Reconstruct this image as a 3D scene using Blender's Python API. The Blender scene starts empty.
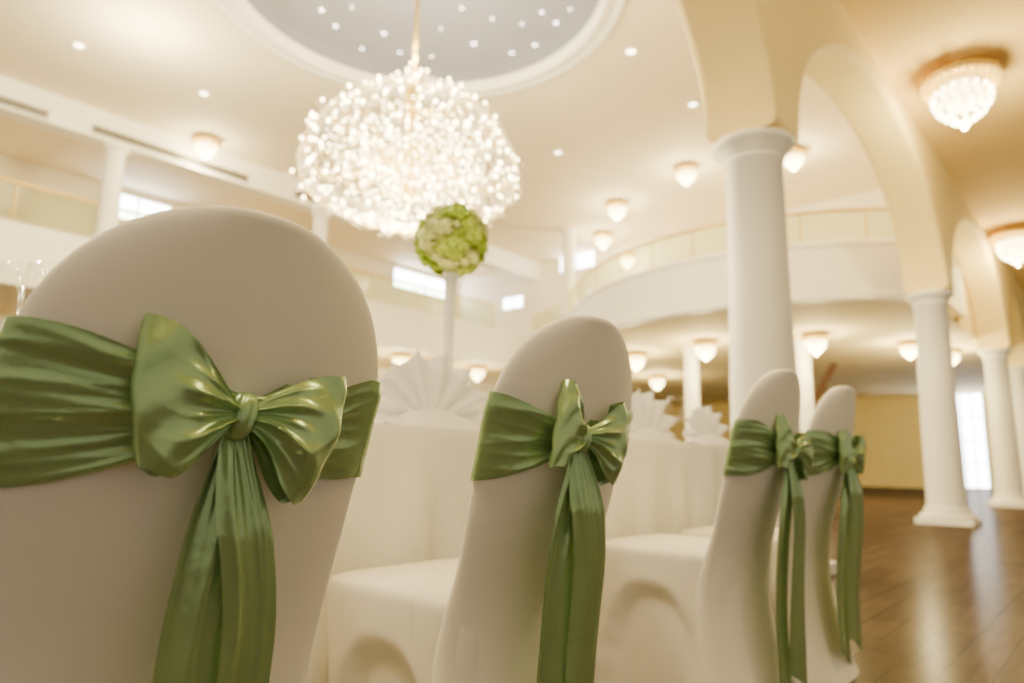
import bpy, math, random
import numpy as np
from mathutils import Vector, Matrix
random.seed(7)
PI = math.pi
C = bpy.context.scene.collection
# ------------------------------------------------------------------ camera
F, CX, CY, HC = 700.0, 512.0, 341.5, 0.68
yaw, pitch, roll = math.radians(41.5), math.atan(119/700), math.radians(1.0)
fwd = Vector((-math.sin(yaw)*math.cos(pitch), math.cos(yaw)*math.cos(pitch), math.sin(pitch)))
R0 = Vector((math.cos(yaw), math.sin(yaw), 0)); U0 = R0.cross(fwd)
Rv = R0*math.cos(roll)+U0*math.sin(roll); Uv = U0*math.cos(roll)-R0*math.sin(roll)
O = Vector((0, 0, HC))
cam = bpy.data.cameras.new('camera'); co = bpy.data.objects.new('camera', cam); C.objects.link(co)
m = Matrix((Rv, Uv, -fwd)).transposed().to_4x4(); m.translation = O; co.matrix_world = m
cam.sensor_width = 36; cam.lens = F/1024*36; cam.clip_start = 0.02; cam.clip_end = 200
cam.dof.use_dof = True; cam.dof.focus_distance = 0.95; cam.dof.aperture_fstop = 2.8
bpy.context.scene.camera = co
def ray(px, py): return fwd + Rv*((px-CX)/F) - Uv*((py-CY)/F)
def PZ(px, py, z): d = ray(px, py); return O + d*((z-O.z)/d.z)
def PX(px, py, x): d = ray(px, py); return O + d*((x-O.x)/d.x)
def PY(px, py, y): d = ray(px, py); return O + d*((y-O.y)/d.y)

# ------------------------------------------------------------------ materials
def mat(name, col, rough=.6, metal=0, emit=None, es=0, bump=None, bs=.1, var=0, vs=3, sheen=0, trans=0, spec=.5, coat=0):
    M = bpy.data.materials.new(name); M.use_nodes = True; nt = M.node_tree; n = nt.nodes; l = nt.links
    b = n['Principled BSDF']; I = b.inputs
    I['Base Color'].default_value = (*col, 1); I['Roughness'].default_value = rough; I['Metallic'].default_value = metal
    I['Specular IOR Level'].default_value = spec
    if sheen: I['Sheen Weight'].default_value = sheen
    if trans: I['Transmission Weight'].default_value = trans
    if coat: I['Coat Weight'].default_value = coat
    if emit: I['Emission Color'].default_value = (*emit, 1); I['Emission Strength'].default_value = es
    tc = n.new('ShaderNodeTexCoord')
    if var:
        t = n.new('ShaderNodeTexNoise'); t.inputs['Scale'].default_value = vs; t.inputs['Detail'].default_value = 4
        l.new(tc.outputs['Object'], t.inputs['Vector'])
        mx = n.new('ShaderNodeMix'); mx.data_type = 'RGBA'
        mx.inputs[6].default_value = (*[c*(1-var) for c in col], 1); mx.inputs[7].default_value = (*[min(1, c*(1+var)) for c in col], 1)
        l.new(t.outputs['Fac'], mx.inputs[0]); l.new(mx.outputs[2], I['Base Color'])
    if bump:
        t = n.new('ShaderNodeTexNoise'); t.inputs['Scale'].default_value = bump; t.inputs['Detail'].default_value = 3
        l.new(tc.outputs['Object'], t.inputs['Vector'])
        bp = n.new('ShaderNodeBump'); bp.inputs['Strength'].default_value = bs; bp.inputs['Distance'].default_value = .01
        l.new(t.outputs['Fac'], bp.inputs['Height']); l.new(bp.outputs['Normal'], I['Normal'])
    return M
M = {}
M['cover'] = mat('cream_spandex', (.90, .85, .72), .7, bump=900, bs=.12, var=.02, sheen=.1)
M['satin'] = mat('green_satin', (.34, .50, .22), .26, metal=.48, bump=34, bs=.16, var=.06, vs=8, spec=.9)
M['cloth'] = mat('white_linen', (.95, .91, .82), .8, bump=500, bs=.1, var=.02, sheen=.2)
M['napkin'] = mat('napkin_linen', (.97, .95, .91), .8, bump=500, bs=.1, var=.02)
M['plaster'] = mat('warm_white_plaster', (.93, .86, .71), .7, bump=12, bs=.12, var=.02)
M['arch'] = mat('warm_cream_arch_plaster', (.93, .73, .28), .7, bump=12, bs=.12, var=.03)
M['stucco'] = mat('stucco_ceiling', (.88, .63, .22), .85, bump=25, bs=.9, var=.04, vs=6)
M['soffit'] = mat('warm_soffit_paint', (.93, .75, .38), .8, bump=12, bs=.1, var=.03)
M['ceil'] = mat('hall_ceiling_paint', (.87, .76, .55), .75, bump=10, bs=.05, var=.02)
M['white'] = mat('white_paint', (.95, .91, .82), .5, bump=20, bs=.03, var=.01)
M['yellow'] = mat('yellow_wall_paint', (.95, .76, .30), .7, bump=15, bs=.05, var=.04)
M['cream'] = mat('cream_wall_paint', (.88, .74, .45), .7, bump=15, bs=.05, var=.04)
M['grey'] = mat('dome_grey_blue', (.22, .22, .28), .7, bump=8, bs=.05, var=.05)
M['gold'] = mat('polished_brass', (.74, .54, .12), .4, metal=.7, bump=30, bs=.02)
M['dark'] = mat('dark_slot', (.09, .08, .06), .7, var=.1)
M['steel'] = mat('brushed_steel', (.6, .58, .55), .35, metal=1, bump=60, bs=.02)
M['bulb'] = mat('glowing_bulb', (1, .9, .7), .3, emit=(1, .80, .40), es=45, var=.01)
M['crystal'] = mat('lit_crystal', (1, .92, .8), .1, emit=(1, .82, .40), es=17, var=.01)
M['crystal_dim'] = mat('dim_crystal', (.95, .85, .7), .08, emit=(1, .80, .38), es=3.2, var=.01)
M['amber'] = mat('amber_crystal', (.85, .6, .12), .15, emit=(1, .66, .12), es=2.0, var=.05)
M['lampface'] = mat('downlight_lens', (1, .9, .75), .3, emit=(1, .84, .58), es=16, var=.01)
M['star'] = mat('star_light', (1, .95, .9), .3, emit=(1, .92, .75), es=30, var=.01)
M['daylight'] = mat('daylight_pane', (.9, .95, 1), .3, emit=(.94, .97, 1), es=18, var=.01)
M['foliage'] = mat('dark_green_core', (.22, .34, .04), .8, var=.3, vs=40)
M['stem'] = mat('white_lacquer', (.92, .9, .84), .25, var=.01)
M['wood'] = mat('dark_wood', (.10, .045, .02), .6, var=.3, vs=12, spec=.2)
def glassmat(name, tint, al):
    G = bpy.data.materials.new(name); G.use_nodes = True; nt = G.node_tree; n = nt.nodes; l = nt.links
    n.remove(n['Principled BSDF']); out = n['Material Output']
    tr = n.new('ShaderNodeBsdfTransparent'); tr.inputs['Color'].default_value = (*tint, 1)
    gl = n.new('ShaderNodeBsdfGlossy'); gl.inputs['Roughness'].default_value = .12
    fr = n.new('ShaderNodeLayerWeight'); fr.inputs['Blend'].default_value = .3
    mu = n.new('ShaderNodeMath'); mu.operation = 'MULTIPLY'; mu.inputs[1].default_value = al; l.new(fr.outputs['Facing'], mu.inputs[0])
    mx = n.new('ShaderNodeMixShader'); l.new(mu.outputs[0], mx.inputs[0]); l.new(tr.outputs[0], mx.inputs[1]); l.new(gl.outputs[0], mx.inputs[2])
    l.new(mx.outputs[0], out.inputs['Surface']); return G
M['glass'] = glassmat('clear_glass', (.985, .985, .97), .4)
M['railglass'] = glassmat('green_tinted_glass', (.78, .84, .62), .12)
def petalmat():
    G = mat('hydrangea_petals', (.5, .6, .15), .6); nt = G.node_tree
    a = nt.nodes.new('ShaderNodeVertexColor'); a.layer_name = 'Col'
    nt.links.new(a.outputs['Color'], nt.nodes['Principled BSDF'].inputs['Base Color']); return G
M['petal'] = petalmat()
def floormat():
    G = mat('oiled_plank_floor', (.2, .1, .05), .6, spec=0); nt = G.node_tree; n = nt.nodes; l = nt.links; b = n['Principled BSDF']
    tc = n.new('ShaderNodeTexCoord'); mp = n.new('ShaderNodeMapping'); mp.inputs['Rotation'].default_value = (0, 0, PI/2)
    l.new(tc.outputs['Object'], mp.inputs['Vector'])
    br = n.new('ShaderNodeTexBrick'); br.inputs['Scale'].default_value = 1; br.inputs['Brick Width'].default_value = 1.2; br.inputs['Row Height'].default_value = .14
    br.inputs['Mortar Size'].default_value = .004; br.inputs['Color1'].default_value = (.095, .062, .040, 1); br.inputs['Color2'].default_value = (.066, .042, .027, 1); br.inputs['Mortar'].default_value = (.02, .013, .009, 1)
    l.new(mp.outputs[0], br.inputs['Vector'])
    ns = n.new('ShaderNodeTexNoise'); ns.inputs['Scale'].default_value = 4; mp2 = n.new('ShaderNodeMapping'); mp2.inputs['Scale'].default_value = (8, .8, 1)
    l.new(tc.outputs['Object'], mp2.inputs['Vector']); l.new(mp2.outputs[0], ns.inputs['Vector'])
    mx = n.new('ShaderNodeMix'); mx.data_type = 'RGBA'; mx.blend_type = 'MULTIPLY'; mx.inputs[0].default_value = .5
    l.new(br.outputs['Color'], mx.inputs[6]); l.new(ns.outputs['Fac'], mx.inputs[7])
    df = n.new('ShaderNodeBsdfDiffuse'); l.new(mx.outputs[2], df.inputs['Color'])
    gl = n.new('ShaderNodeBsdfGlossy'); gl.inputs['Roughness'].default_value = .22; gl.inputs['Color'].default_value = (1, .95, .9, 1)
    ms = n.new('ShaderNodeMixShader'); ms.inputs[0].default_value = .075
    l.new(df.outputs[0], ms.inputs[1]); l.new(gl.outputs[0], ms.inputs[2]); l.new(ms.outputs[0], n['Material Output'].inputs['Surface'])
    return G
M['floor'] = floormat()

# ------------------------------------------------------------------ mesh building
class MB:
    def __init__(s): s.v = []; s.f = []; s.c = []
    def box(s, x0, x1, y0, y1, z0, z1):
        b = len(s.v); s.v += [(x, y, z) for x in (x0, x1) for y in (y0, y1) for z in (z0, z1)]
        s.f += [tuple(b+i for i in q) for q in ((0,1,3,2),(4,6,7,5),(0,4,5,1),(2,3,7,6),(0,2,6,4),(1,5,7,3))]; return s
    def grid(s, rows, closeu=False):
        b = len(s.v); nr = len(rows); nc = len(rows[0])
        for r in rows: s.v += [tuple(p) for p in r]
        for i in range(nr-1):
            for j in range(nc if closeu else nc-1):
                k = (j+1) % nc
                s.f.append((b+i*nc+j, b+i*nc+k, b+(i+1)*nc+k, b+(i+1)*nc+j))
        return s
    def cap(s, ring):
        b = len(s.v); s.v += [tuple(p) for p in ring]; s.f.append(tuple(range(b, b+len(ring)))); return s
    def lathe(s, prof, n=32, c=(0, 0, 0), capends=True):
        rows = [[(c[0]+r*math.cos(2*PI*k/n), c[1]+r*math.sin(2*PI*k/n), c[2]+z) for k in range(n)] for r, z in prof]
        s.grid(rows, True)
        if capends: 
            if prof[0][0] > 1e-5: s.cap(rows[0][::-1])
            if prof[-1][0] > 1e-5: s.cap(rows[-1])
        return s
    def tube(s, pts, r, n=8):
        pts = [Vector(p) for p in pts]; rows = []
        for i, p in enumerate(pts):
            t = (pts[min(i+1, len(pts)-1)]-pts[max(i-1, 0)]).normalized()
            a = t.cross(Vector((0, 0, 1)))
            if a.length < .05: a = t.cross(Vector((0, 1, 0)))
            a.normalize(); b = t.cross(a)
            rr = r[i] if isinstance(r, (list, tuple)) else r
            rows.append([p+a*(rr*math.cos(2*PI*k/n))+b*(rr*math.sin(2*PI*k/n)) for k in range(n)])
        s.grid(rows, True); s.cap(rows[0]); s.cap(rows[-1][::-1]); return s
    def ball(s, c, r, n=8, m_=5, sz=1):
        rows = [[(c[0]+r*math.sin(PI*i/m_)*math.cos(2*PI*k/n), c[1]+r*math.sin(PI*i/m_)*math.sin(2*PI*k/n), c[2]+sz*r*math.cos(PI*i/m_)) for k in range(n)] for i in range(m_+1)]
        s.grid(rows, True); return s
    def drop(s, c, r, h):
        b = len(s.v); s.v += [(c[0], c[1], c[2]+h*.35)]+[(c[0]+r*math.cos(PI/2*k), c[1]+r*math.sin(PI/2*k), c[2]) for k in range(4)]+[(c[0], c[1], c[2]-h*.65)]
        for k in range(4):
            s.f.append((b, b+1+k, b+1+(k+1) % 4)); s.f.append((b+5, b+1+(k+1) % 4, b+1+k))
        return s
    def build(s, name, material, parent=None, smooth=True, sub=0):
        me = bpy.data.meshes.new(name); me.from_pydata([tuple(p) for p in s.v], [], s.f); me.materials.append(material)
        if smooth: me.polygons.foreach_set('use_smooth', [True]*len(me.polygons))
        me.update(); o = bpy.data.objects.new(name, me); C.objects.link(o)
        if parent is not None: o.parent = parent
        if sub:
            md = o.modifiers.new('sub', 'SUBSURF'); md.levels = sub; md.render_levels = sub
        return o
def tag(o, label, cat, group=None):
    o['label'] = label; o['category'] = cat
    if group: o['group'] = group
    return o
def thing(name, label, cat, loc, group=None, rz=0):
    o = bpy.data.objects.new(name, None); C.objects.link(o); o.location = loc; o.rotation_euler = (0, 0, rz); o.empty_display_size = .1
    return tag(o, label, cat, group)
def struct(name, mb, m_, label, cat, smooth=False):
    o = mb.build(name, m_, None, smooth); o['kind'] = 'structure'; tag(o, label, cat); return o
def sm(a, b, x): t = min(1, max(0, (x-a)/(b-a))); return t*t*(3-2*t)
def cr(keys, x):
    if x <= keys[0][0]: return keys[0][1]
    if x >= keys[-1][0]: return keys[-1][1]
    for i in range(len(keys)-1):
        if keys[i][0] <= x <= keys[i+1][0]: break
    x0, y0 = keys[i]; x1, y1 = keys[i+1]
    def sl(j):
        a = keys[max(j-1, 0)]; b = keys[min(j+1, len(keys)-1)]; return (b[1]-a[1])/(b[0]-a[0])
    h = x1-x0; t = (x-x0)/h; m0 = sl(i)*h; m1 = sl(i+1)*h
    return (2*t**3-3*t**2+1)*y0+(t**3-2*t**2+t)*m0+(-2*t**3+3*t**2)*y1+(t**3-t**2)*m1
def sp(x, e): return math.copysign(abs(x)**e, x)
def cre(x): return 1-2*abs(math.sin(x/2))**.7      # sharp-valleyed crease wave

# ------------------------------------------------------------------ chairs
PROF = [(0, -.035), (.1, -.075), (.28, -.105), (.45, -.100), (.6, -.062), (.75, -.018), (.95, .02)]
WID = [(0, .226), (.12, .208), (.45, .203), (.6, .210), (.74, .218)]
ZT, ZR = .74, .21
def hw(z):
    if z <= ZT: return cr(WID, z)
    q = min(1, (z-ZT)/ZR); return .218*max(0, 1-q**2.15)**(1/2.15)
def bx(y, z): return cr(PROF, z)-.03*(y/.22)**2
def back_loop(z, n=56):
    w = hw(z); th0 = .024+.034*sm(.52, .30, z); t = th0*min(1, (hw(z)/.07)**.6); r = []
    for k in range(n):
        a = 2*PI*k/n; y = w*sp(math.cos(a), .85); x = bx(y, z)-th0+t*sp(math.sin(a), .8)
        r.append((x, y, z))
    return r
def backrest():
    mb = MB(); zs = [i*ZT/30 for i in range(31)]+[ZT+ZR*math.sin(a*PI/180) for a in (8,16,24,32,40,48,55,62,68,73,78,82,85,88)]
    rows = [back_loop(z) for z in zs]; mb.grid(rows, True); mb.cap(rows[-1]); return mb
def seat():
    mb = MB(); rows = []
    ang = []
    for q in range(4):
        for k in range(36):
            u = k/36; v = u+.085*math.sin(4*PI*u)/1.0
            ang.append(PI/2*q+PI/2*v)
    E = 8; CX_, HX_, HY_ = -.345, .215, .204
    def per(a):
        c, s_ = math.cos(a), math.sin(a); q = (abs(c)**E+abs(s_)**E)**(-1/E); return c*q, s_*q
    for r in (.02, .2, .4, .6, .78, .88, .94, .97, .985):
        rows.append([(CX_+HX_*r*per(a)[0], HY_*r*per(a)[1], .426+.022*(1-r**8)**.5) for a in ang])
    for i in range(40):
        zz = 1-i/39; row = []
        for a in ang:
            u, v = per(a); t = min(abs(u), abs(v))/max(abs(u), abs(v)); t = min(1, t/.96)
            zb = .015; z = zb+(.423-zb)*zz
            za = .36*(1-t**2.8)
            ins = .042*sm(0, .07, za-z)*(1-t**5)
            fl = .016*sm(.25, 0, z)*t**3-.010*t**2*sm(.42, .22, z)*sm(0, .2, z)
            k = 1-ins/.215+fl/.215
            row.append((CX_+HX_*u*k, HY_*v*k, z))
        rows.append(row)
    mb.grid(rows, True); mb.cap(rows[0]); return mb
def band(zc, yk, hl, hr, seed):
    rng = random.Random(seed); ph = rng.uniform(0, 6)
    mb = MB(); n = 190; nv = 50; rows = []
    for k in range(n+1):
        a = 2*PI*k/n; y = (hw(zc)+.005)*sp(math.cos(a), .85); front = math.sin(a) < 0
        side = y-yk; d = abs(side) if not front else .3
        full = hl if side < 0 else hr
        h = .020+(full-.020)*sm(-.02, .21, d)**.85; row = []
        amp = .0072*math.exp(-d/.12)+.0024
        for j in range(nv+1):
            v = -1+2*j/nv
            z = zc+v*h-.012*math.sin(min(1, d/.2)*PI)*(1 if side > 0 else .2)+.004*math.sin(9*y+ph)
            w = hw(z)+.005; yy = w*sp(math.cos(a), .85)
            g = v*(1+.35*math.sin(side*9+ph))
            fold = amp*(.8*math.sin(g*5.5+ph+side*9)+.55*cre(g*11-side*16+ph*2)+.26*cre(g*24+side*24+ph*3)+1.1)*.8
            if front: fold = .001
            x = bx(yy, z)-.024+(.024*min(1, (hw(z)/.07)**.6)+.003+fold)*sp(math.sin(a), .8)
            if abs(math.cos(a)) > .9: yy += math.copysign(.5*abs(fold), yy)
            row.append((x, yy, z))
        rows.append(row)
    mb.grid(rows); return mb
def loop(o, s_, L, W, al, seed, puff=.034):
    rng = random.Random(seed); ph = rng.uniform(0, 6); mb = MB(); nt, nj = 84, 60
    a = Vector((0, s_*math.cos(al), math.sin(al))); b = Vector((0, -s_*math.sin(al), math.cos(al))); nn = Vector((1, 0, 0)); o = Vector(o); rows = []
    for i in range(nt+1):
        th = 2*PI*i/nt; rr = (1-math.cos(th))/2; row = []
        for j in range(nj+1):
            t = -1+2*j/nj
            r = L*rr*(1+.10*t*rr-.09*t*t*rr)
            w = .010+(W-.010)*sm(-.05, .80, rr)**.8
            sn = math.sin(th)
            bul = (puff*sn*(1-.40*t*t) if sn > 0 else .012*sn)
            near = math.exp(-((rr-.25)/.30)**2)
            f = (.0062*near*cre(t*8+ph+rr*2)+.0032*near*cre(t*17+ph*2.3+rr*3)+.013*cre(t*3.2-rr*3+ph*1.7)*rr*(1.1-rr))*(1 if sn > 0 else .35)
            f += .004*math.sin(rr*13+t*5+ph)*math.sin(t*3+ph)*rr
            p = o+a*(r+.004)+b*(t*w+.010*math.sin(rr*5+ph)*rr)+nn*(.016+bul+f)
            row.append(p)
        rows.append(row)
    mb.grid(rows); return mb
def tail(o, dy, W, zend, seed, xo=0, cut=.03):
    rng = random.Random(seed); ph = rng.uniform(0, 6); mb = MB(); n, nj = 110, 34; rows = []
    for i in range(n+1):
        q = i/n; row = []
        for j in range(nj+1):
            t = -1+2*j/nj
            z = o[2]-.004-(o[2]-zend)*q-cut*t*q**6
            w = .011+(W-.011)*sm(-.03, .20, q)**.8
            yc = o[1]+dy*sm(0, .40, q)+.004*math.sin(q*4+ph)*q
            tw = .14*math.sin(q*3+ph)*q
            y = yc+t*w*math.cos(tw)
            x = o[0]+.010+xo*min(1, q*5)+t*w*math.sin(tw)*.6+.004*math.sin(t*2.4+ph+q*3)*sm(0, .1, q)+.0044*cre(t*5.5+q*3+ph)*math.exp(-q*1.8)+.0022*cre(t*13-q*5+ph)*math.exp(-q*4)+.004*math.sin(q*6+ph)*q
            x -= .035*sm(.05, .8, q)
            x = max(x, bx(y, max(z, 0))+.006+xo)
            row.append((x, y, z))
        rows.append(row)
    mb.grid(rows); return mb
def knot(o, seed):
    rng = random.Random(seed); mb = MB(); rows = []
    for i in range(21):
        a = PI*i/20; row = []
        for k in range(48):
            b = 2*PI*k/48
            g = 1+.08*cre(5*b+a*1.5)+.05*math.sin(9*b+i*.3)
            row.append((o[0]+.018+.018*math.sin(a)**.7*math.cos(b)*g, o[1]+.016*math.sin(a)**.7*math.sin(b)*g+.004*math.cos(a), o[2]+.026*math.cos(a)))
        rows.append(row)
    mb.grid(rows, True); return mb
def chair(label, top, yk, P, seed):
    loc = (top.x-.02, top.y, 0)
    t = thing('banquet_chair', label, 'chair', loc, 'covered banquet chairs along the table', P.get('rz', 0))
    backrest().build('backrest_cover', M['cover'], t)
    seat().build('seat_cover', M['cover'], t)
    zc = P.get('zc', .722)
    s_ = band(zc, yk, P.get('hl', .08), P.get('hr', .062), seed).build('sash_band', M['satin'], t)
    o = (bx(yk, zc)+.006, yk, zc)
    loop(o, -1, P['L1'], P['W1'], P['a1'], seed+1, P.get('pf', .034)).build('bow_loop', M['satin'], s_)
    loop(o, 1, P['L2'], P['W2'], P['a2'], seed+2, P.get('pf', .034)).build('bow_loop', M['satin'], s_)
    knot(o, seed+3).build('bow_knot', M['satin'], s_)
    tail(o, P['t1'], P['tw'], .07, seed+4).build('bow_tail', M['satin'], s_)
    tail(o, P['t2'], P['tw'], .10, seed+5, .014).build('bow_tail', M['satin'], s_)
    return t
R_ = math.radians
tops = [PZ(276, 211, .95), PZ(604, 316, .95), PZ(794, 369, .95), PZ(852, 386, .95)]
for p in tops: print('CHAIR', tuple(round(c, 3) for c in p))
chair('cream covered chair nearest the camera, with the largest green satin bow', tops[0], -.010,
      dict(L1=.110, W1=.074, a1=R_(6), L2=.116, W2=.076, a2=R_(-10), t1=-.024, t2=.036, tw=.032, hl=.079, hr=.064, pf=.034), 11)
chair('second cream covered chair from the camera, green bow, in front of the fan napkin', tops[1], -.040,
      dict(L1=.075, W1=.078, a1=R_(18), L2=.135, W2=.078, a2=R_(-4), t1=-.034, t2=.040, tw=.046, hl=.076, hr=.062, pf=.030), 23)
chair('third cream covered chair from the camera, green bow, directly before the last chair', tops[2], .02,
      dict(L1=.11, W1=.070, a1=R_(10), L2=.12, W2=.072, a2=R_(-6), t1=-.035, t2=.04, tw=.054, hl=.074, hr=.06, pf=.028), 37)
chair('last cream covered chair of the row, farthest from the camera beside open wooden floor', tops[3], .02,
      dict(L1=.11, W1=.068, a1=R_(8), L2=.12, W2=.068, a2=R_(-4), t1=-.035, t2=.045, tw=.060, hl=.072, hr=.055, pf=.028), 51)

# ------------------------------------------------------------------ main table
TX0, TX1, TY0, TY1, TZ = -2.24, -1.45, -.40, 3.35, .765
t = thing('banquet_table', 'long banquet table beneath the white cloth beside the covered chairs', 'table', ((TX0+TX1)/2, (TY0+TY1)/2, 0))
hx, hy = (TX1-TX0)/2, (TY1-TY0)/2
MB().box(-hx+.01, hx-.01, -hy+.01, hy-.01, TZ-.035, TZ-.002).build('tabletop', M['wood'], t, False)
for a in (-1, 1):
    for b in (-1, 1): MB().tube([(a*(hx-.1), b*(hy-.16), 0), (a*(hx-.1), b*(hy-.16), TZ-.035)], .02).build('leg', M['steel'], t)
def cloth(x0, x1, y0, y1, ztop):
    mb = MB(); rows = []
    def rr(e):
        P = []; X0, X1, Y0, Y1 = x0-e, x1+e, y0-e, y1+e
        n1 = int((Y1-Y0)/.012); n2 = int((X1-X0)/.03)
        for i in range(n1): P.append((X1, Y0+(Y1-Y0)*i/n1, 1, 0))
        for i in range(n2): P.append((X1-(X1-X0)*i/n2, Y1, 0, 1))
        for i in range(n1): P.append((X0, Y1-(Y1-Y0)*i/n1, -1, 0))
        for i in range(n2): P.append((X0+(X1-X0)*i/n2, Y0, 0, -1))
        return P
    base = rr(0); cx, cy = (x0+x1)/2, (y0+y1)/2
    for s_ in (.02, .5, .97): rows.append([(cx+(p[0]-cx)*s_, cy+(p[1]-cy)*s_, ztop) for p in base])
    for i, (e, dz) in enumerate([(-.004, 0), (.001, -.001), (.004, -.005)]): rows.append([(p[0]+e*p[2], p[1]+e*p[3], ztop+dz) for p in base])
    for i in range(1, 24):
        q = i/23; row = []
        for j, p in enumerate(base):
            s_ = p[0]*p[3]+p[1]*p[2]; zb = .03
            z = ztop-.005-(ztop-.005-zb)*q; dd = min(.36, ztop-z)
            w = .085*dd*(.8*math.sin(s_*11+1)+.7*math.sin(s_*26+dd*4)+.5*math.sin(s_*43-dd*6))+.06*dd
            w = .048*math.tanh(max(w, -.004)/.048)
            row.append((p[0]+(w+.006)*p[2], p[1]+(w+.006)*p[3], z))
        rows.append(row)
    mb.grid(rows, True); mb.cap(rows[0]); return mb
tag(cloth(TX0, TX1, TY0, TY1, TZ+.006).build('tablecloth', M['cloth']), 'white linen cloth over the long table behind the covered chairs', 'tablecloth')
TT = TZ+.007
def fan_napkin(loc, rz, label, grp='fan folded napkins on the long table', R=.165):
    n = 112; rows = []; mb = MB(); kf = 14
    for i in range(12):
        q = i/11; row = []
        for k in range(n+1):
            a = PI*.03+PI*.94*k/n; r = .015+(R-.015)*q*(1+.07*cre(a*kf)*q)
            z = .012+r*math.sin(a)*1.0; y = r*math.cos(a)*.92
            x = .5*math.cos(a*kf)*.05*q**.8+.012*math.cos(a*2)*q-.02*q*q
            row.append((x, y, z))
        rows.append(row)
    mb.grid(rows)
    t = thing('folded_napkin', label, 'napkin', loc, grp, rz)
    mb.build('fan', M['napkin'], t)
    b = MB(); rows = []
    for i in range(13):
        y = -.14+.28*i/12; zs = math.cos(y/.15*PI/2)**.6 if abs(y) < .149 else 0
        rows.append([(x, y, z*zs) for (x, z) in ((.065, .0), (.06, .015), (.035, .04), (.012, .055), (-.012, .055), (-.03, .035), (-.045, .015), (-.05, 0))])
    b.grid(rows); b.build('folded_base', M['napkin'], t)
    return t
def atn(px, x): p = PX(px, 430, x); return (x, p.y, TT)
fan_napkin((-1.62, .60, TT), -.4, 'fan folded white napkin behind the nearest chair')
fan_napkin(atn(430, -1.58), -.35, 'large fan folded white napkin seen between the two nearest chairs', R=.215)
fan_napkin(atn(648, -1.58), -.2, 'fan folded white napkin just right of the second chair', R=.21)
fan_napkin(atn(708, -1.56), -.2, 'fan folded white napkin left of the third chair', R=.18)
fan_napkin(atn(386, -2.02), -.3, 'fan folded white napkin on far table side, left of centrepiece', R=.20)
def wine_glass(loc, label, s_=1, cat='glass', grp='wine glasses on the long table'):
    t = thing('wine_glass', label, cat, loc, grp)
    MB().lathe([(.034*s_, 0), (.033*s_, .003), (.006, .006), (.0035, .02), (.0035, .085*s_), (.006, .092*s_)], 20).build('stem', M['glass'], t)
    MB().lathe([(.006, .092*s_), (.025*s_, .105*s_), (.037*s_, .13*s_), (.038*s_, .155*s_), (.034*s_, .185*s_), (.030*s_, .205*s_), (.029*s_, .205*s_)], 24, capends=False).build('bowl', M['glass'], t)
    return t
gl = [(0, -1.51, 'wine glass at far left edge beside nearest chair', 1.2), (32, -1.64, 'second wine glass from the left edge beside nearest chair', 1.4), (-24, -1.78, 'tall wine glass cut by the left edge of the photo', 1.4),
      (498, -1.75, 'wine glass just left of the second chair top', 1.05), (478, -1.98, 'tall wine glass left of the second chair, right of the napkin', 1.2),
      (676, -1.76, 'wine glass among napkins between second and third chairs', 1.2), (628, -1.86, 'tall wine glass behind napkins between second and third chairs', 1.2),
      (506, -1.98, 'wine glass on far table side behind the second chair top', 1.1)]
for px, x, lb, s_ in gl: wine_glass(atn(px, x), lb, s_)
# centrepiece
pc = PX(452, 241, -1.78); print('BALL', pc)
t = thing('flower_centrepiece', 'lime green hydrangea ball on a slender white stand on the table', 'flower arrangement', (pc.x, pc.y, TT))
bz = pc.z-TT; BR = .132
MB().lathe([(.075, 0), (.075, .006), (.06, .014), (.022, .03), (.016, .06), (.018, .2), (.021, bz-BR-.03), (.03, bz-BR+.005), (.03, bz-BR+.02)], 28).build('stand', M['stem'], t)
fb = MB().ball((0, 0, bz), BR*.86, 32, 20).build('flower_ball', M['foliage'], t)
mb = MB(); cols = []
N = 1000; NP = 26
patches = []
for k in range(NP):
    zz = 1-2*(k+.5)/NP; a = k*2.39996; r = math.sqrt(1-zz*zz); patches.append(Vector((r*math.cos(a)+random.uniform(-.25, .25), r*math.sin(a)+random.uniform(-.25, .25), zz)).normalized())
pcol = [random.choice([(.64, .84, .08), (.76, .90, .16), (.86, .94, .34), (.54, .78, .05)]) for _ in patches]
for i in range(N):
    n = Vector((random.gauss(0, 1), random.gauss(0, 1), random.gauss(0, 1))).normalized() if i % 3 == 0 else None
    if n is None:
        zz = 1-2*(i+.5)/N; a = i*2.39996; r = math.sqrt(1-zz*zz); n = Vector((r*math.cos(a), r*math.sin(a), zz))
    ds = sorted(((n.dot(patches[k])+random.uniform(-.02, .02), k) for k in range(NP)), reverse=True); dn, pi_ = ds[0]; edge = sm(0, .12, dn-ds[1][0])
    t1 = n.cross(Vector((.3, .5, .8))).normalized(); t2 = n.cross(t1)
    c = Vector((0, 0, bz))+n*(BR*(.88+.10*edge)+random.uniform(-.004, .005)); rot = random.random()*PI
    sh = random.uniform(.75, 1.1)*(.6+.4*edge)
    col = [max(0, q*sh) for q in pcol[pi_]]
    tl = (t1*random.uniform(-.4, .4)+t2*random.uniform(-.4, .4))
    n2 = (n+tl).normalized(); t1 = n2.cross(Vector((.3, .5, .8))).normalized(); t2 = n2.cross(t1)
    for k in range(4):
        u = rot+k*PI/2; d = t1*math.cos(u)+t2*math.sin(u); e = n2.cross(d); s_ = random.uniform(.011, .016)
        b = len(mb.v); mb.v += [c, c+d*s_*.6+e*s_*.6+n2*.002, c+d*s_*1.1+e*s_*.2+n2*random.uniform(-.002, .005), c+d*s_*1.1-e*s_*.2+n2*random.uniform(-.002, .005), c+d*s_*.6-e*s_*.6+n2*.002]
        mb.f.append((b, b+1, b+2, b+3, b+4)); cols += [col]*5
ob = mb.build('petals', M['petal'], fb, False)
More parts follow.
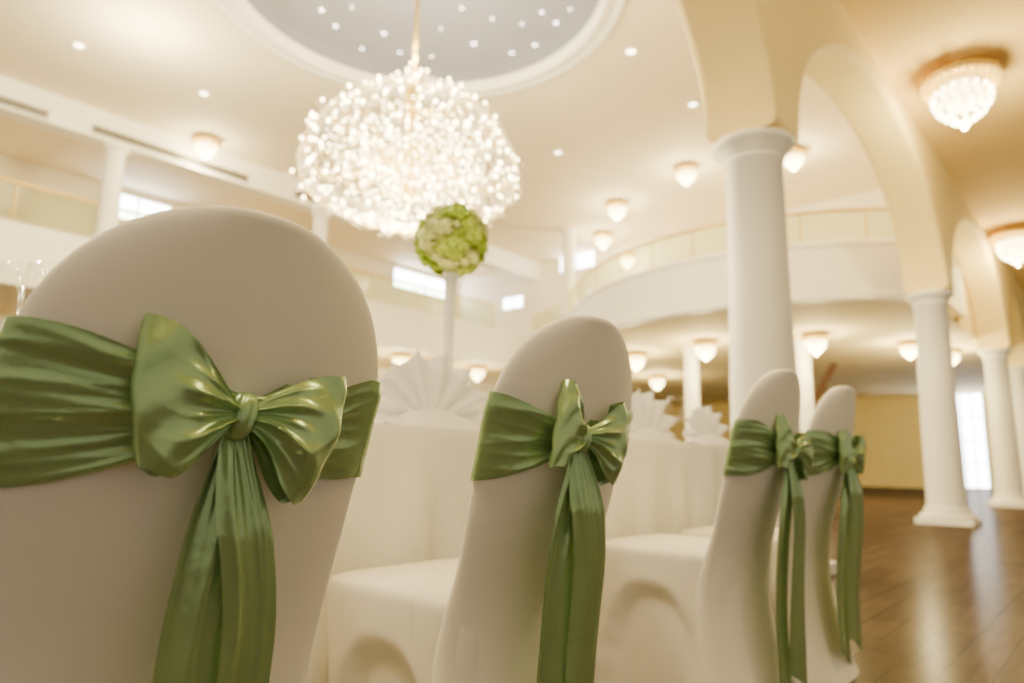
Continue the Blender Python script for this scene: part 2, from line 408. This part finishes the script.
ca = ob.data.color_attributes.new('Col', 'FLOAT_COLOR', 'POINT')
for i, c in enumerate(cols): ca.data[i].color = (*c, 1)

# ------------------------------------------------------------------ room shell
HH, HA, ZC = 6.1, 4.75, 2.93
AC = -1.83; AX0, AX1 = AC-.25, AC+.25
struct('floor', MB().box(-15.2, 4, -7, 27.2, -.1, 0), M['floor'], 'dark brown wooden plank floor of the hall and aisle', 'floor')
dc = PZ(418, -8, HH); RO = 2.42; RI = 2.2; print('DOME', dc)
mb = MB(); n = 96
circ = [(dc.x+RO*math.cos(2*PI*k/n), dc.y+RO*math.sin(2*PI*k/n), HH) for k in range(n)]
def sq(k, s_): 
    a = 2*PI*k/n; c, q = math.cos(a), math.sin(a); f = 1/max(abs(c), abs(q)); return (dc.x+s_*c*f, dc.y+s_*q*f, HH)
mb.grid([circ, [sq(k, 2.6) for k in range(n)]], True)
X0, X1, Y0, Y1 = -15.2, -1.83, -7, 27.2; a0, a1, b0, b1 = dc.x-2.6, dc.x+2.6, dc.y-2.6, dc.y+2.6
for (xa, xb, ya, yb) in ((X0, a0, Y0, Y1), (a1, X1, Y0, Y1), (a0, a1, Y0, b0), (a0, a1, b1, Y1)):
    b = len(mb.v); mb.v += [(xa, ya, HH), (xb, ya, HH), (xb, yb, HH), (xa, yb, HH)]; mb.f.append((b, b+1, b+2, b+3))
struct('ceiling', mb, M['ceil'], 'smooth warm white hall ceiling with a round recess', 'ceiling')
rec = MB().lathe([(RI, HH), (RI, HH+.35), (.001, HH+.45)], 96, (dc.x, dc.y, 0), False)
struct('ceiling_dome', rec, M['grey'], 'blue grey round ceiling recess with sparkling star lights', 'ceiling', True)
rg = MB().lathe([(RO+.06, HH+.001), (RO+.06, HH-.03), (RO, HH-.045), (RO-.05, HH-.03), (RO-.07, HH-.02), (RO-.1, HH-.02), (RI+.05, HH-.06), (RI, HH-.06), (RI-.015, HH-.03), (RI-.015, HH+.1)], 96, (dc.x, dc.y, 0), False)
struct('trim_1', rg, M['white'], 'white plaster moulding ring around the round ceiling recess', 'moulding', True)
struct('ceiling_aisle', MB().box(AX1-.01, 4, -7, 27.2, HA, HA+.1), M['stucco'], 'rough cream stucco ceiling of the side aisle', 'ceiling')
struct('wall_left', MB().box(-15.4, -15.2, -7, 27.2, 0, HH), M['plaster'], 'white long wall behind the left gallery', 'wall')
struct('wall_back', MB().box(-15.2, 4, 27.2, 27.4, 0, HH), M['yellow'], 'yellow end wall of the hall far beyond the columns', 'wall')
# arcade
CY0 = [-6.78, -1.08, 4.62, 10.32, 16.02, 19.0, 24.7, 30.4]
mb = MB(); ys = []
for c0, c1 in zip(CY0[:-1], CY0[1:]):
    ys += [(c0-.22, ZC), (c0+.22, ZC)]
    h = (c1-c0)/2-.22; rise = min(1.58, h*1.05)
    for i in range(1, 64):
        a = PI-PI*i/64; ys.append(((c0+c1)/2+h*math.cos(a), ZC+rise*math.sin(a)))
ys = [p for p in ys if -7 < p[0] < 27.2]
mb.grid([[(AX1, y, HH), (AX1, y, z+.05), (AX1-.015, y, z+.015), (AX1-.05, y, z), (AX0+.05, y, z), (AX0+.015, y, z+.015), (AX0, y, z+.05), (AX0, y, HH)] for y, z in ys])
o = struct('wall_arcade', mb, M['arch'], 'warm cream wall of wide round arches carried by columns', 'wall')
struct('wall_upper_side', MB().box(AX0-.12, AX0-.01, 14.75, 27.2, 3.13, HH-.003), M['arch'], 'cream upper wall filling the farthest arches', 'wall')
clab = {2: 'thick white round column nearest the camera behind the third chair', 3: 'second white column along the arches, standing clear on the wood floor', 4: 'third white column along the arches near the bright windows', 5: 'farthest white column at the right edge of the photo', 1: 'white column just behind the camera under the nearest arch'}
for k in range(1, 6):
    t = thing('column', clab[k], 'column', (AC, CY0[k], 0), 'columns of the arcade')
    MB().lathe([(.225, .2), (.22, .6), (.215, 1.2), (.2, 2.0), (.19, ZC-.17), (.2, ZC-.165), (.205, ZC-.15), (.2, ZC-.14), (.19, ZC-.135)], 48).build('shaft', M['white'], t)
    b = MB().box(-.31, .31, -.31, .31, 0, .07); b.lathe([(.30, .07), (.31, .09), (.30, .115), (.265, .13), (.25, .16), (.255, .175), (.245, .2), (.225, .21)], 48); b.build('base', M['white'], t, False)
    b = MB().lathe([(.19, ZC-.135), (.195, ZC-.125), (.215, ZC-.115), (.22, ZC-.10), (.235, ZC-.085), (.255, ZC-.06), (.275, ZC-.045), (.28, ZC-.02), (.27, ZC-.006), (.24, ZC+.001)], 48); b.build('capital', M['white'], t)
# left gallery
GX = -12.0
struct('floor_gallery', MB().box(-15.2, GX-.125, -7, 27.2, 3.1, 3.4), M['soffit'], 'white slab of the left gallery', 'gallery floor')
struct('wall_gallery_parapet', MB().box(GX-.12, GX, -7, 14.2, 3.08, 4.0), M['white'], 'long white parapet of the left gallery', 'parapet')
struct('trim_2', MB().box(GX-.25, GX+.1, -7, 27.2, 5.62, HH-.002), M['white'], 'white ceiling beam above the left gallery edge', 'beam')
# end balcony
FR = [(-11.99, 14.2), (-10.5, 13.5), (-9.2, 12.4), (-7.8, 11.2), (-6.2, 10.45), (-4.6, 10.3), (-3.2, 10.7), (-2.08, 11.4)]
xs = [-11.99+(11.99+AX0)*i/48 for i in range(49)]; fy = [cr(FR, x) for x in xs]
mb = MB(); mb.grid([[(x, y+.14, 3.11), (x, y, 3.1), (x, y-.04, 3.12), (x, y-.04, 3.2), (x, y, 3.24), (x, y, 3.92), (x, y-.05, 3.94), (x, y-.05, 4.0), (x, y+.12, 4.0), (x, y+.12, 3.4), (x, 27.2, 3.4)] for x, y in zip(xs, fy)])
struct('wall_balcony', mb, M['white'], 'curved white balcony front at the far end of the hall', 'balcony')
mb = MB(); mb.grid([[(x, y+.1, 3.12), (x, 27.2, 3.12)] for x, y in zip(xs, fy)])
struct('ceiling_balcony', mb, M['soffit'], 'warm cream ceiling beneath the curved end balcony', 'ceiling')
struct('wall_upper', MB().box(-15.2, AX0, 14.6, 14.75, 3.41, HH-.002), M['plaster'], 'white upper wall behind the curved end balcony', 'wall')
def railing(pts, label, z0=4.0, h=.5):
    t = thing('balcony_railing', label, 'railing', (pts[0][0], pts[0][1], z0)); o = Vector(pts[0]+(0,))
    q = [Vector(p+(0,))-o for p in pts]
    MB().grid([[(p.x, p.y, .05), (p.x, p.y, h-.03)] for p in q]).build('glass_panel', M['railglass'], t)
    MB().tube([(p.x, p.y, h) for p in q], .026).build('handrail', M['gold'], t)
    for i in range(0, len(q), max(1, len(q)//12)):
        MB().tube([(q[i].x, q[i].y, 0), (q[i].x, q[i].y, h)], .015, 6).build('post', M['gold'], t)
railing([(x, y+.04) for x, y in zip(xs[1:], fy[1:])], 'glass railing with gold handrail on the curved end balcony')
railing([(GX-.06, -4+i*1.3) for i in range(14)], 'glass railing with gold handrail on the left gallery', h=.62)
def gcol(p, z0, z1, label, name='gallery_column', grp='slim gallery columns', k=1.0):
    t = thing(name, label, 'column', (p.x, p.y, z0), grp)
    h = z1-z0
    MB().lathe([(.16*k, .1), (.16*k, .5), (.145*k, h-.1)], 32).build('shaft', M['white'], t)
    MB().lathe([(.2*k, 0), (.2*k, .05), (.17*k, .09), (.16*k, .1)], 32).build('base', M['white'], t)
    MB().lathe([(.145*k, h-.12), (.17*k, h-.07), (.21*k, h-.04), (.21*k, h)], 32).build('capital', M['white'], t)
p = PX(105, 238, GX-.06); gcol(p, 4.0, 5.62, 'slim white column on the left gallery parapet')
p = PY(563, 300, 12.6); gcol(Vector((p.x, cr(FR, p.x)+.06, 0)), 4.0, HH, 'slim white column on the left end of the curved balcony')
p = PX(320, 230, GX-.06); gcol(p, 4.0, 5.62, 'slim white gallery column behind the chandelier')
for px, py, lb in [(691, 349, 'white support column under the balcony, left of the closest arcade column'), (802, 342, 'white support column under the balcony, right of the closest arcade column')]:
    p = PZ(px, py, 3.1); gcol(p, 0, 3.115, lb, 'support_column', 'white columns supporting the end balcony')
# windows and vents
def window(i, plane, c, w, h, label, nx=2):
    t = bpy.data.objects.new('window_%d' % i, None); C.objects.link(t); t.location = c; t['kind'] = 'structure'; tag(t, label, 'window')
    def bb(u0, u1, z0, z1, d0, d1): return (d0, d1, u0, u1, z0, z1) if plane == 'x' else (u0, u1, -d1, -d0, z0, z1)
    MB().box(*bb(-w/2, w/2, -h/2, h/2, .0, .02)).build('pane', M['daylight'], t, False)
    f = MB()
    for (u0, u1, z0, z1) in [(-w/2-.06, w/2+.06, h/2, h/2+.06), (-w/2-.06, w/2+.06, -h/2-.06, -h/2), (-w/2-.06, -w/2, -h/2, h/2), (w/2, w/2+.06, -h/2, h/2)]+[(-w/2+w*k/nx-.02, -w/2+w*k/nx+.02, -h/2, h/2) for k in range(1, nx)]:
        f.box(*bb(u0, u1, z0, z1, 0, .06))
    if h > 1.5:
        for k in range(1, 4): f.box(*bb(-w/2, w/2, -h/2+h*k/4-.02, -h/2+h*k/4+.02, 0, .06))
    f.build('window_frame', M['white'], t, False)
for i, (px, py, w, h, lb) in enumerate([(137, 211, 1.3, .5, 'bright clerestory window right of the slim left column'), (424, 285, 2.3, .5, 'bright clerestory window behind the flower ball')]):
    p = PX(px, py, -15.19); window(i+1, 'x', p, w, h, lb)
for i, (px, py, w, h, lb) in enumerate([(578, 262, 1.1, .4, 'bright window beside the slim column of the end balcony'), (514, 303, .7, .3, 'small bright window left of the end balcony')]):
    p = PY(px, py, 14.59); window(i+3, 'y', p, w, h, lb)
for i, (xa, ya, xb, yb, lb) in enumerate([(950, 395, 990, 488, 'tall bright window right of the second arcade column'), (996, 393, 1022, 490, 'tall bright window by the farthest columns')]):
    pa = PY(xa, ya, 27.19); pb = PY(xb, yb, 27.19)
    z0, z1 = max(.08, pb.z), pa.z
    window(i+5, 'y', Vector(((pa.x+pb.x)/2, 27.19, (z0+z1)/2)), abs(pb.x-pa.x), z1-z0, lb, 3)
def vent(c, L, label):
    t = thing('air_vent', label, 'vent', c, 'slot vents in the gallery beam')
    MB().box(0, .02, -L/2, L/2, -.05, .05).build('slot', M['dark'], t, False)
    f = MB().box(0, .035, -L/2-.03, L/2+.03, .05, .07); f.box(0, .035, -L/2-.03, L/2+.03, -.07, -.05); f.box(0, .035, -L/2, L/2, -.006, .006); f.build('frame', M['steel'], t, False)
for (px, py, L, lb) in [(8, 104, 1.0, 'dark slot vent in the beam at the left edge'), (176, 156, 2.6, 'long dark slot vent in the beam right of the slim column'), (330, 205, 1.6, 'dark slot vent in the beam behind the chandelier')]:
    p = PX(px, py, GX+.101); p.z = min(max(p.z, 5.72), 6.0); vent(p, L, lb)
p = PX(145, 104, GX+.16)
t = thing('loudspeaker', 'small white loudspeaker on the beam beside the slim left column', 'loudspeaker', p)
MB().box(-.06, .08, -.1, .1, -.14, .14).build('cabinet', M['white'], t, False); MB().box(.08, .09, -.08, .08, -.12, .12).build('grille', M['steel'], t, False)
# staircase under the balcony, right of the closest column
SY = 17.0
a = PY(808, 410, SY); b_ = PY(842, 350, SY)
t = thing('staircase', 'distant staircase with dark handrail beneath the end balcony', 'staircase', (a.x, SY, 0)); print('ST', a, b_)
sx = (b_.x-a.x)/(b_.z-a.z)
zr = lambda z: sx*(z-a.z)
st = MB()
for k in range(12):
    st.box(zr(.18*k+.9), zr(.18*(k+1)+.9)+.03, .06, 1.04, .18*k+.10, .18*k+.16)
st.build('steps', M['wood'], t, False)
for yy in (0, 1.05):
    s2 = MB(); s2.grid([[(zr(z+.9), yy, z+.12), (zr(z+.9), yy, max(0, z-.12)), (zr(z+.9), yy+.05, max(0, z-.12)), (zr(z+.9), yy+.05, z+.12)] for z in (0.02, 2.2)], True); s2.build('stringer', M['wood'], t, False)
MB().tube([(zr(.9), .02, .9), (zr(3.04), .02, 3.04)], .07).build('handrail', M['wood'], t)
for k in range(6):
    z = .15+.4*k
    if z+.9 < 3.05: MB().tube([(zr(z+.9), .02, z), (zr(z+.9), .02, z+.9)], .018, 6).build('baluster', M['wood'], t)

# ------------------------------------------------------------------ lights
LC = (1, .84, .48)
def plight(loc, e, r=.05, col=LC):
    L = bpy.data.lights.new('lamp_or_fill_light', 'POINT'); L.energy = e; L.shadow_soft_size = r; L.color = col
    o = bpy.data.objects.new('lamp_or_fill_light', L); C.objects.link(o); o.location = loc; return o
def downlight(px, py, label):
    p = PZ(px, py, HH)
    t = thing('downlight', label, 'ceiling light', p, 'recessed downlights in the hall ceiling')
    MB().lathe([(.001, -.012), (.05, -.012), (.06, -.004)], 20).build('lens', M['lampface'], t)
    MB().lathe([(.06, 0), (.062, -.016), (.085, -.012), (.09, 0)], 24, capends=False).build('trim_ring', M['white'], t)
for px, py, lb in [(79, 45, 'small glowing recessed downlight nearest the top left corner'), (204, 93, 'small glowing recessed downlight left of the chandelier'), (558, 152, 'small glowing recessed downlight right of the chandelier'),
                   (631, 51, 'small glowing recessed downlight between dome and nearest arch'), (693, 104, 'small glowing recessed downlight left of the nearest column top'), (573, 238, 'small glowing recessed downlight above slim balcony column'),
                   (449, 128, 'small glowing recessed downlight just behind the chandelier')]: downlight(px, py, lb)
def crystal_lamp(loc, R, label, e=25, grp='crystal ceiling lights of the hall', rod=0, col=LC):
    t = thing('crystal_ceiling_light', label, 'ceiling light', loc, grp)
    if rod: MB().tube([(0, 0, 0), (0, 0, rod)], .012).build('rod', M['gold'], t)
    MB().lathe([(R*.5, 0), (R*.52, -R*.10), (R*.96, -R*.16), (R*1.12, -R*.24), (R*1.18, -R*.34), (R*1.14, -R*.44), (R*.95, -R*.48), (R*.6, -R*.5)], 36, capends=False).build('canopy', M['gold'], t)
    mb = MB(); nn = 30
    for k in range(nn):
        a = 2*PI*k/nn; mb.drop((R*1.1*math.cos(a), R*1.1*math.sin(a), -R*.52), R*.07, R*.36)
        mb.drop((R*.97*math.cos(a+.1), R*.97*math.sin(a+.1), -R*.62), R*.07, R*.36)
    mb.build('crystal_fringe', M['amber'], t, False)
    mb = MB()
    for i, (r, z) in enumerate([(.80, -.80), (.86, -.97), (.84, -1.15), (.76, -1.33), (.64, -1.5), (.48, -1.64), (.31, -1.77), (.13, -1.87)]):
        nn = max(5, int(r*19))
        for k in range(nn):
            a = 2*PI*(k+.5*(i % 2))/nn; mb.drop((R*r*math.cos(a), R*r*math.sin(a), R*z), R*.075, R*.2)
    mb.build('crystal_bowl', M['crystal'], t, False)
    MB().lathe([(R*.5, -R*.5), (R*.62, -R*1.0), (R*.42, -R*1.35), (.001, -R*1.55)], 20, capends=False).build('inner_glow', M['crystal_dim'], t)
    MB().ball((0, 0, -R*2.05), R*.09, 10, 6).build('finial', M['crystal_dim'], t)
    plight(Vector(loc)+Vector((0, 0, -R*2.4)), e, .06, col)
    return t
LY = (1, .83, .40)
crystal_lamp(PZ(959, 70, HA), .31, 'large gold rimmed crystal ceiling light at the upper right', 170, 'crystal ceiling lights of the aisle', 0, LY)
crystal_lamp(PZ(1014, 229, HA), .31, 'gold rimmed crystal ceiling light at the right edge', 170, 'crystal ceiling lights of the aisle', 0, LY)
for px, py, R, lb in [(207, 138, .18, 'crystal ceiling light left of the chandelier'), (686, 166, .18, 'crystal ceiling light left of the nearest column'), (617, 202, .19, 'crystal ceiling light above the end balcony, left of centre'),
                      (603, 233, .19, 'crystal ceiling light close above the slim balcony column'), (793, 150, .18, 'crystal ceiling light just right of the nearest column')]:
    p = PZ(px, py, HH); p.y = min(p.y, 14.2); crystal_lamp(p, R, lb, 90)
p = PY(627, 253, 13.9); crystal_lamp(p, .18, 'crystal pendant light hanging above the curved balcony', 60, 'crystal ceiling lights of the hall', max(.02, HH-p.z))
for px, py, R, lb in [(815, 333, .2, 'crystal light under the balcony just right of the nearest column'), (705, 340, .2, 'crystal light under the balcony left of the nearest column'), (636, 352, .2, 'crystal light under the balcony beside the second chair top'),
                      (657, 375, .2, 'small distant crystal light under the balcony above the napkins'), (950, 349, .17, 'crystal light under the balcony right of the second arcade column'), (909, 341, .17, 'crystal light under the balcony touching the second arcade column')]:
    p = PZ(px, py, 3.12)
    if p.y > 26: p = p*(26/p.y); p.z = 3.12
    crystal_lamp(p, R, lb, 180, 'crystal lights beneath the balcony', 0, LY)
for px, lb in [(402, 'crystal light under the left gallery, just left of the napkin'), (330, 'added crystal light brightening the left gallery underside behind the nearest chair'), (478, 'added crystal light brightening the left gallery underside near the second chair')]:
    p = PX(px, 340, -12.6); p.z = 3.1; crystal_lamp(p, .2, lb, 130, 'crystal lights under the left gallery')  # lamps flanking the one by the napkin are added to brighten the gallery underside
# stars in the dome
stars = [(252, 8), (266, 20), (292, 14), (312, 34), (336, 22), (352, 4), (362, 44), (384, 30), (338, 56), (374, 64), (441, 26), (462, 6), (474, 40), (492, 16), (512, 48), (522, 20), (542, 8), (556, 18), (432, 52), (452, 66), (490, 68), (300, 50), (322, 6), (400, 48), (535, 40), (570, 4), (416, 72)]
for i, (px, py) in enumerate(stars):
    p = PZ(px, py, HH+.40)
    if (p.xy-dc.xy).length > RI-.1: continue
    d = (p.xy-dc.xy).length/RI; s_ = .005+.009*(i*7 % 5)/5; mb = MB()
    mb.drop((0, 0, 0), s_, .03)
    for k in range(8):
        a = PI*k/4; mb.drop((2.1*s_*math.cos(a), 2.1*s_*math.sin(a), 0), s_*.35, .014)
    o = mb.build('star_light', M['star'], None, False); o.location = (p.x, p.y, HH+.41-.09*d); tag(o, 'tiny sparkling star light in the blue grey ceiling recess', 'star light', 'star lights in the ceiling recess')
# chandelier
ch = Vector((dc.x, dc.y, 4.0)); print('CHAND', ch)
t = thing('chandelier', 'huge glowing crystal chandelier hanging from the round ceiling recess', 'chandelier', ch)
MB().tube([(0, 0, .75), (0, 0, HH+.43-ch.z)], .022).build('rod', M['gold'], t)
MB().lathe([(.25, HH+.40-ch.z), (.22, HH+.3-ch.z), (.06, HH+.22-ch.z), (.03, HH+.18-ch.z)], 28).build('ceiling_rose', M['gold'], t)
MB().lathe([(.02, 1.1), (.05, .95), (.10, .82), (.05, .66), (.04, .3), (.1, .15), (.14, 0), (.08, -.15), (.05, -.25), (.1, -.35), (.06, -.45), (.001, -.5)], 24).build('central_stem', M['gold'], t)
tiers = [(.08, 1.06, 5), (.22, .94, 9), (.44, .80, 15), (.68, .65, 22), (.90, .47, 29), (1.06, .27, 35), (1.17, .05, 40), (1.22, -.16, 44), (1.15, -.34, 42), (.98, -.47, 38), (.74, -.56, 30), (.46, -.62, 19), (.18, -.66, 9)]
bulbs = []
for i, (r, z, nn) in enumerate(tiers):
    for k in range(nn):
        a = 2*PI*(k+.5*(i % 2))/nn+random.uniform(-.06, .06); rr = r*random.uniform(.88, 1.06)
        bulbs.append(Vector((rr*math.cos(a), rr*math.sin(a), z+random.uniform(-.08, .08))))
inner = []
for _ in range(600):
    a = random.random()*2*PI; cz = random.uniform(-1, .8); ph = math.acos(cz); r = random.uniform(.3, .92)
    inner.append(Vector((1.12*r*math.sin(ph)*math.cos(a), 1.12*r*math.sin(ph)*math.sin(a), (.75 if cz > 0 else .62)*r*math.cos(ph))))
for k in range(24):
    a = 2*PI*k/24
    i = (4, 6, 8)[k % 3]; r, z, nn = tiers[i]
    MB().tube([(.08*math.cos(a), .08*math.sin(a), z*.3), (r*.4*math.cos(a), r*.4*math.sin(a), z*.3-.12), (r*.8*math.cos(a), r*.8*math.sin(a), z-.12), (r*math.cos(a), r*math.sin(a), z-.02)], .010, 6).build('arm', M['gold'], t)
for i in (2, 4, 6, 8, 10):
    r, z, nn = tiers[i]; MB().lathe([(r, z-.05), (r+.008, z-.042), (r, z-.034), (r-.008, z-.042), (r, z-.05)], 48, capends=False).build('hoop', M['gold'], t)
fd = (O-ch).normalized()
bulbs.sort(key=lambda b: -b.dot(fd))
proto = MB().ball((0, 0, 0), .016, 8, 6, 1.2)
pm = None
for b in bulbs[:98]:
    if pm is None: o = proto.build('bulb', M['bulb'], t); pm = o.data
    else: o = bpy.data.objects.new('bulb', pm); C.objects.link(o); o.parent = t
    o.location = b
mb = MB()
for b in bulbs[98:]: mb.ball(b, .014, 6, 4, 1.2)
for b in inner: mb.ball(b, .009, 6, 4, 1.2)
o = mb.build('inner_bulbs', M['bulb'], t); o['kind'] = 'stuff'
mb = MB()
for b in bulbs+inner:
    for _ in range(3): mb.drop(b+Vector((random.uniform(-.06, .06), random.uniform(-.06, .06), -random.uniform(.03, .08))), .007, .03)
for k in range(48):       # strands of crystals draped between the tiers
    a = 2*PI*k/48
    for i in range(2, len(tiers)-1):
        r0, z0, _ = tiers[i]; r1, z1, _ = tiers[i+1]
        for j in range(5):
            q = j/5; sag = -.04*math.sin(q*PI); rr = r0+(r1-r0)*q
            mb.drop((rr*math.cos(a), rr*math.sin(a), z0+(z1-z0)*q+sag), .009, .03)
o = mb.build('crystal_drops', M['crystal_dim'], t, False); o['kind'] = 'stuff'
plight(ch+Vector((0, 0, -1.15)), 900, .12); plight(ch+Vector((0, 0, 1.3)), 400, .1)
plight(ch+Vector((1.6, -.9, 0)), 240, .06)
# fill lights added over the aisle and inside the hall, without fixtures
plight((-.2, -1.2, 4.2), 190, .16, (1, .91, .74)); plight((.8, 2.6, 4.3), 140, .2, (1, .85, .46))
plight((-4.5, -.8, 5.0), 480, .25, (1, .89, .64)); plight((-9, 3, 5.4), 290, .3); plight((-8, -2, 2.2), 170, .3, (1, .88, .65))
# world: warm room glow
W = bpy.data.worlds.new('world'); bpy.context.scene.world = W; W.use_nodes = True
W.node_tree.nodes['Background'].inputs[0].default_value = (1, .91, .73, 1); W.node_tree.nodes['Background'].inputs[1].default_value = .52
